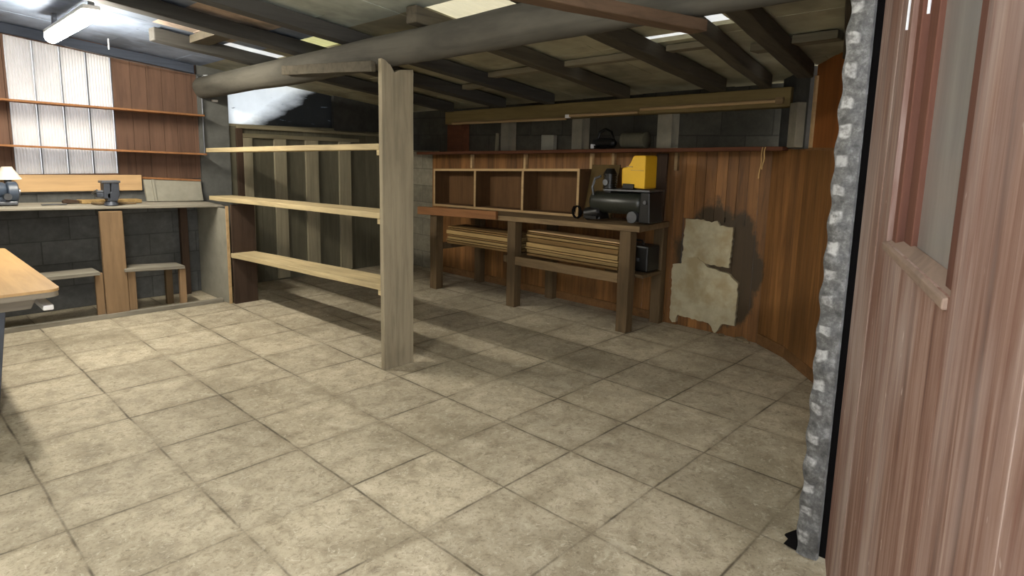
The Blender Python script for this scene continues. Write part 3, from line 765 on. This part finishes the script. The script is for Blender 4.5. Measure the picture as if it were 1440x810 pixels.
tag(t.build('cloth_roll', M['panelgrey'], smooth=True), 'dusty grey-green roll lying right of the black power tool', 'roll')
t = MB(); t.box(4.60,4.66,2.85,3.02,zs(3)-.002,zs(3)+.16)
tag(t.build('grey_box', M['cement'], bevel=.006), 'dull grey box on the long shelf left of the black power tool', 'box')
t = MB(); t.beam((4.64,3.72,zs(3.7)),(4.64,3.71,zs(3.7)+.2), .03, .03, up=(1,0,0))
tag(t.build('upright_stick', M['batten'], bevel=.003), 'thin pale stick standing in the far bay of the long shelf', 'stick')

# ------------------------------------------------------------------ back workbench
def ztb(y): return .952-.0255*(y-1.15)
def xf(y): return 4.06-.055*(y-1.15)
bb = thing('workbench', (4.3, 2.6, 0), 'old timber workbench against the back wall with boards stored underneath', 'workbench')
t = MB(); c = [(xf(1.42),1.42),(4.63,1.47),(4.63,4.15),(xf(4.15),4.15)]
t.hexa([(x,y,ztb(y)-.05) for x,y in c]+[(x,y,ztb(y)) for x,y in c]); t.cut(1, .3).wobble(.004, 3); t.build('worktop', M['bench_y'], bb, bevel=.005)
t = MB(); t.beam((xf(4.17)-.02,4.17,.866),(xf(3.0)-.02,3.0,.906), .035, .085); t.build('facing_board', M['redboard'], bb, bevel=.003)
LEGS = [(3.96, 'a'), (2.83, 'b'), (1.56, 'c')]
for y, _ in LEGS:
    t = MB(); x = xf(y)+.055; t.box(x-.05, x+.05, y-.055, y+.055, 0, ztb(y)-.05); t.cut(2, .2).wobble(.004, 4, y); t.build('leg', M['bench_leg'], bb, bevel=.006)
for y in (3.9, 2.8, 1.52):
    t = MB(); t.box(4.53, 4.61, y-.05, y+.05, 0, ztb(y)-.05); t.build('leg', M['bench_leg'], bb, bevel=.006)
for y, zc in ((3.98, .47), (2.93, .475), (2.72, .475), (1.665, .468)):
    t = MB(); t.beam((xf(y)+.03, y, zc), (4.62, y, zc), .04, .07); t.build('cross_rail', M['bench_leg'], bb, bevel=.004)
t = MB(); t.beam((xf(2.78)+.02,2.775,.475),(xf(1.62)+.02,1.615,.475), .03, .085); t.build('front_rail', M['bench_y'], bb, bevel=.004)

# stored boards: each is a thing
stack_r = [(.026,'stack_b'),(.034,'stack_a'),(.02,'stack_a'),(.045,'stack_a'),(.045,'stack_b'),(.026,'stack_a'),(.014,'stack_b'),(.016,'edge')]
names_r = ['lowest board of the right-hand stack under the back workbench','second board up in the right-hand stack under the back workbench','third board up in the right-hand stack, a thin pale one','fourth board up in the right-hand stack, a thick pale one','fifth board up in the right-hand stack, thick and brown','sixth board up in the right-hand stack, pale','next to topmost thin board of the right-hand stack','topmost thin pale board of the right-hand stack']
z = .519
for i, ((h, mk), lab) in enumerate(zip(stack_r, names_r)):
    a = random.uniform(-.012,.012); x0 = 4.10+random.uniform(-.012,.02)
    t = MB(); t.beam((x0+.09, 2.755-random.uniform(0,.03), z+h/2), (x0+.09+.0, 1.65+random.uniform(0,.02), z+h/2+.003), .16, h-.004)
    tag(t.build('stored_board', M[mk], bevel=.002), lab, 'board', 'boards stacked under the back workbench'); z += h+.004
stack_l = [(.03,'stack_b'),(.018,'stack_a'),(.03,'stack_a'),(.016,'stack_b'),(.045,'stack_a'),(.018,'stack_b'),(.014,'stack_b')]
names_l = ['lowest board of the left-hand stack under the back workbench','second board up in the left-hand stack under the back workbench','third board up in the left-hand stack, pale','fourth board up in the left-hand stack, thin and brown','fifth board up in the left-hand stack, a thick pale one','next to topmost board of the left-hand stack','topmost thin brown board of the left-hand stack']
z = .513
for i, ((h, mk), lab) in enumerate(zip(stack_l, names_l)):
    x0 = 4.02+random.uniform(-.012,.02)
    t = MB(); t.beam((x0+.15, 3.89-random.uniform(0,.03), z+h/2), (x0+.2, 2.90+random.uniform(0,.02), z+h/2+.003), .28, h-.004)
    tag(t.build('stored_board', M[mk], bevel=.002), lab, 'board', 'boards stacked under the back workbench'); z += h+.004
tc = thing('void_filler', (4.40, 1.66, .505), 'black box added to fill the dark void under the right end of back workbench', 'filler')  # added black box stands in for the dark void under the bench
t = MB(); t.box(4.30,4.50,1.48,1.80,.507,.74); t.build('void_box', M['blackmetal'], tc, bevel=.015)
t = MB(); t.box(4.288,4.30,1.56,1.59,.60,.63); t.build('glint_tab', M['steel'], tc, bevel=.004)  # steel tab added for the pale glint in the void
t = MB(); t.tube([(4.39,1.58,.735),(4.39,1.60,.775),(4.39,1.72,.775),(4.39,1.74,.735)], .01, 8); t.build('handle', M['blackmetal'], tc, smooth=True)
t = MB(); t.beam((4.36,1.46,.488),(4.36,1.86,.488), .32, .03)
t.build('under_shelf', M['bench_leg'], bb, bevel=.004)

# cubby cabinet
cu = thing('cubby_cabinet', (4.48, 3.4, .9), 'open brown cabinet of three square compartments on the back workbench', 'cabinet')
CX0, CX1 = 4.36, 4.592
Y1, Y0 = 4.49, 2.31
def cb0(y): return ztb(y)+.003
def ct(y): return 1.388-.0375*(y-2.31)
t = MB(); t.beam(((CX0+CX1)/2, Y0, ct(Y0)-.01), ((CX0+CX1)/2, Y1, ct(Y1)-.01), CX1-CX0, .02); t.build('top', M['cubby'], cu)
t = MB(); t.beam(((CX0+CX1)/2, Y0, cb0(Y0)+.012), ((CX0+CX1)/2, Y1, cb0(Y1)+.012), CX1-CX0, .02); t.build('bottom', M['cubby'], cu)
for y in (Y0+.01, 3.045, 3.77, Y1-.01):
    t = MB(); t.box(CX0, CX1, y-.01, y+.01, cb0(y)+.02, ct(y)-.02); dv = t.build('divider', M['cubby'], cu)
    t = MB(); t.box(CX0-.008, CX0, y-.013, y+.013, cb0(y)+.0, ct(y)); t.build('edge_strip', M['edge'], dv)
t = MB(); t.hexa([(CX1-.01,Y0,cb0(Y0)),(CX1,Y0,cb0(Y0)),(CX1,Y1,cb0(Y1)),(CX1-.01,Y1,cb0(Y1)),(CX1-.01,Y0,ct(Y0)),(CX1,Y0,ct(Y0)),(CX1,Y1,ct(Y1)),(CX1-.01,Y1,ct(Y1))]); t.build('back_panel', M['cubby'], cu)
for fz in (lambda y: ct(y)-.008, lambda y: cb0(y)+.012):
    t = MB(); t.beam((CX0-.004, Y0, fz(Y0)), (CX0-.004, Y1, fz(Y1)), .008, .024); t.build('edge_strip', M['edge'], cu)
# plywood panel
t = MB(); t.hexa([(4.40,1.96,ztb(1.9)+.006),(4.40,2.285,ztb(2.2)+.006),(4.412,2.285,ztb(2.2)+.006),(4.412,1.96,ztb(1.9)+.006),(4.52,1.96,1.44),(4.52,2.28,1.43),(4.532,2.28,1.43),(4.532,1.96,1.44)])
tag(t.build('plywood_panel', M['olive_ply']), 'olive-brown plywood offcut leaning behind the compressor beside the cubby cabinet', 'panel')
t = MB(); t.hexa([(4.56,1.505,ztb(1.5)+.004),(4.56,1.62,ztb(1.5)+.004),(4.585,1.62,ztb(1.5)+.004),(4.585,1.505,ztb(1.5)+.004),(4.575,1.50,1.555),(4.575,1.615,1.555),(4.60,1.615,1.555),(4.60,1.50,1.555)])
tag(t.build('dark_board', M['endboard'], bevel=.003), 'dark brown upright board standing behind the right end of the yellow cover', 'board')

# air compressor
ac = thing('air_compressor', (4.22, 1.75, ztb(1.75)), 'dark green air compressor with yellow cover at right end of back workbench', 'compressor')
z0 = ztb(1.75)+.013
t = MB(); t.cyl((4.24,1.48,1.12),(4.24,2.06,1.105), .1, seg=28, prof=[(0,.02),(.015,.06),(.05,.088),(.1,.1),(.9,.1),(.95,.088),(.985,.06),(1,.02)]); t.build('air_tank', M['tank'], ac, smooth=True)
for yy in (1.60, 1.94):
    t = MB(); t.prism([(4.16,z0+.002),(4.32,z0+.002),(4.29,1.04),(4.19,1.04)], 1, yy-.02, yy+.02); t.build('foot', M['blackmetal'], ac, bevel=.003)
t = MB(); t.beam((4.24,1.39,1.238),(4.24,1.86,1.224), .24, .016); t.build('platform', M['steel'], ac, bevel=.003)
t = MB(); t.prism([(1.69,1.268),(1.695,1.41),(1.685,1.425),(1.64,1.432),(1.61,1.47),(1.585,1.525),(1.57,1.532),(1.475,1.535),(1.462,1.525),(1.46,1.252),(1.58,1.255)], 0, 4.15, 4.34); yc = t.build('yellow_cover', M['yellow'], ac, bevel=.012)
t = MB(); t.box(4.142,4.15,1.585,1.645,1.432,1.44); t.box(4.142,4.15,1.475,1.60,1.405,1.409); t.build('moulded_line', M['strap'], yc)
t = MB(); t.box(4.13,4.20,1.56,1.67,1.245,1.29); t.build('filter_box', M['blackmetal'], ac, bevel=.006)
t = MB()
for k in range(7): t.cyl((4.22,1.86,1.215+k*.022),(4.22,1.86,1.227+k*.022), .062, seg=22)
t.cyl((4.22,1.86,1.2),(4.22,1.86,1.37), .05, seg=20); t.cyl((4.22,1.86,1.365),(4.22,1.86,1.41), .06, .035, seg=22); t.build('pump_head', M['blackmetal'], ac, smooth=True)
t = MB(); t.cyl((4.145,1.86,1.29),(4.16,1.86,1.29), .028, seg=16); t.build('gauge', M['steel'], ac, smooth=True)
t = MB(); t.tube([(4.18,1.93,1.34),(4.16,1.98,1.32),(4.15,2.0,1.24),(4.16,1.99,1.17)], .012, 8); t.build('delivery_pipe', M['steel'], ac, smooth=True)
t = MB(); t.cyl((4.2,1.92,1.02),(4.2,2.10,.985), .06, seg=20, prof=[(0,.04),(.1,.06),(.9,.06),(1,.03)]); t.box(4.14,4.26,1.94,2.08,z0+.002,z0+.03); t.build('motor', M['blackmetal'], ac, smooth=True)
t = MB(); t.prism([(1.385,z0+.012),(1.50,z0+.012),(1.49,1.225),(1.40,1.225)], 0, 4.14, 4.34); t.build('control_box', M['blackmetal'], ac, bevel=.01)
t = MB(); t.cyl((4.13,1.44,1.14),(4.14,1.44,1.14), .016, seg=14); t.build('knob', M['steel'], ac)
t = MB(); t.cyl((4.13,1.56,z0+.055),(4.17,1.56,z0+.055), .05, seg=22); t.build('wheel', M['steel'], ac, smooth=True)
hz = ztb(2.2)
t = MB(); t.tube([(4.22+.012*math.cos(q*.35), 2.205+.052*math.cos(q*.35)+.0007*q, hz+.066+.056*math.sin(q*.35)) for q in range(40)], .0075, 8)
tag(t.build('air_hose', M['black'], smooth=True), 'black coiled hose standing on the bench left of the compressor', 'hose')

# rubble by the patch
for i, (x, y, s, lab) in enumerate(((4.60,.72,.03,'largest crumb of fallen plaster in the corner below the bare patch'), (4.57,.66,.022,'small dark-edged plaster crumb beside the largest one by the baseboard'), (4.61,.90,.02,'small plaster crumb right under the tail of the bare patch'))):
    t = MB(); n = 7
    bmesh.ops.create_icosphere(t.bm, subdivisions=2, radius=s)
    for v in t.bm.verts: v.co = Vector((v.co.x*1.2, v.co.y*1.5, v.co.z*.6)) * (1+.35*noise.noise(v.co*60+Vector((i*7,0,0)))) + Vector((x, y, s*.5))
    tag(t.build('plaster_crumb', M['rubble']), lab, 'rubble', 'plaster crumbs by the wall')

# ------------------------------------------------------------------ near right: jamb strip and weathered door
sp = thing('galvanised_strip', (1.97, -.69, 0), 'dented galvanised metal strip standing upright at the doorway edge', 'strip')
t = MB(); N = 150; R = []
ca, sa = math.cos(math.radians(20)), math.sin(math.radians(20))
for i in range(N+1):
    z = .005 + 2.5*i/N
    ed = .006*noise.noise(Vector((z*9, 1, 0))) + .004*math.sin(z*2*math.pi/.135)
    lean = .0
    row = []
    prof = [(-.040+ed, .02), (-.040+ed, .0), (-.025, -.006), (.0, -.008), (.022, -.004), (.038, .0), (.042, .022), (.0, .03)]
    for (u, d) in prof:
        dent = .007*math.sin(z*2*math.pi/.135)*math.exp(-((u+.008)/.022)**2) if d <= 0 else 0
        dd = d + dent + .003*noise.noise(Vector((u*40, z*18, 2)))
        row.append((1.975 + dd*ca - u*sa*.0, -.690 - u + dd*sa*.2, z))
    R.append(row)
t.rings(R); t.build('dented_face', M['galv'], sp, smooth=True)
t = MB(); t.prism([(-.655,.005),(-.60,.012),(-.615,.04),(-.60,.05),(-.655,.10)], 0, 1.985, 2.0); t.build('bottom_tab', M['black'], sp)
t = MB(); t.box(2.02, 2.09, -.80, -.665, 0, 2.5); t.build('trim_1', M['black'], bevel=.004, kind='structure')

E0 = Vector((1.985, -.757, 0)); D = Vector((.943, .334, 0)).normalized(); NRM = Vector((-D.y, D.x, 0))
dr = thing('door_1', (E0.x, E0.y, 0), 'big weathered red-brown wooden door close on the right with small window', 'door'); dr['kind'] = 'structure'
def DP(a, o, z): v = E0 + D*a + NRM*o; return (v.x, v.y, z)
def dbox(mb, a0, a1, o0, o1, z0, z1, tone=None):
    mb.hexa([DP(a0,o0,z0),DP(a1,o0,z0),DP(a1,o1,z0),DP(a0,o1,z0),DP(a0,o0,z1),DP(a1,o0,z1),DP(a1,o1,z1),DP(a0,o1,z1)], tone)
WA0, WA1, WZ = -1.37, -.64, 1.345
for a0, a1, zt in ((-.44, 0, 2.6), (-.64, -.455, 2.6), (-.95, -.6405, WZ), (WA0, -.951, WZ), (-1.72, WA0-.0005, 2.6), (-2.05, -1.7215, 2.6)):
    t = MB(); dbox(t, a0, a1, -.05, 0, .02, zt); t.build('plank', M['door'], dr, bevel=.0012)
t = MB(); dbox(t, -.47, -.42, -.065, -.03, .02, 2.6); t.build('groove_batten', M['endboard'], dr)
t = MB(); dbox(t, WA0, WA1, -.05, 0, 2.35, 2.6); t.build('plank', M['door'], dr)
t = MB(); dbox(t, -.70, -.64, -.05, -.012, WZ, 2.35); dbox(t, WA0, -1.27, -.05, -.012, WZ, 2.35); dbox(t, -1.27, -.70, -.05, -.012, 2.29, 2.35); wf = t.build('window_frame', M['doorframe'], dr, bevel=.003)
t = MB(); dbox(t, -.80, -.70, -.05, -.03, WZ, 2.29); dbox(t, -1.27, -1.22, -.05, -.03, WZ, 2.29); t.build('sash_stile', M['doorframe'], wf, bevel=.003)
t = MB(); dbox(t, -1.25, -.78, -.047, -.043, WZ+.005, 2.3); t.build('pane', M['pane'], wf)
t = MB(); t.hexa([DP(-1.36,-.04,WZ-.022),DP(-.63,-.04,WZ-.022),DP(-.63,.008,WZ-.022),DP(-1.36,.008,WZ-.022),DP(-1.36,-.04,WZ+.012),DP(-.63,-.04,WZ+.012),DP(-.63,.008,WZ-.004),DP(-1.36,.008,WZ-.004)]); t.build('window_sill', M['sill'], dr, bevel=.003)
for a, o, z1, z2, lab in ((-.80,.03,1.846,2.5,'longer white cord end hanging in front of the door window'), (-1.06,.03,1.83,2.5,'shorter white cord end hanging nearer the right of the door window')):
    t = MB(); t.tube([DP(a-.012*math.sin(q*.25)-.006*q/10, o, z2+(z1-z2)*q/10) for q in range(11)], .0028, 8)
    tag(t.build('cord', M['whiteplastic']), lab, 'cord', 'white cords by the door window')

# hidden end wall of the shed
w = MB(); w.hexa([(-1.25,-1.0,0),(-1.15,-1.0,0),(-1.15,5.6,0),(-1.25,5.6,0)]+[(x,y,roof(x,y)+SH+.02) for x,y in ((-1.25,-1.0),(-1.15,-1.0),(-1.15,5.6),(-1.25,5.6))])
w.build('wall_front', M['block_grey'], kind='structure')

# ------------------------------------------------------------------ light, world, camera
wd = bpy.data.worlds.new('World'); scn.world = wd; wd.use_nodes = True
bg = wd.node_tree.nodes['Background']; bg.inputs[0].default_value = (.95, .97, 1.0, 1); bg.inputs[1].default_value = 3.0

cam = bpy.data.cameras.new('Camera'); co = bpy.data.objects.new('Camera', cam); col.objects.link(co)
cam.sensor_width = 36; cam.lens = 21.968; cam.shift_y = -.04095; cam.clip_start = .02
co.matrix_world = Matrix.Translation((-.468, -1.37, 1.559)) @ Matrix.Rotation(-.81488, 4, 'Z') @ Matrix.Rotation(math.pi/2-.15325, 4, 'X') @ Matrix.Rotation(.02254, 4, 'Z')
scn.camera = co
scn.view_settings.view_transform = 'Standard'; scn.view_settings.look = 'None'; scn.view_settings.gamma = 1; scn.view_settings.use_curve_mapping = False
scn.view_settings.exposure = 1.6
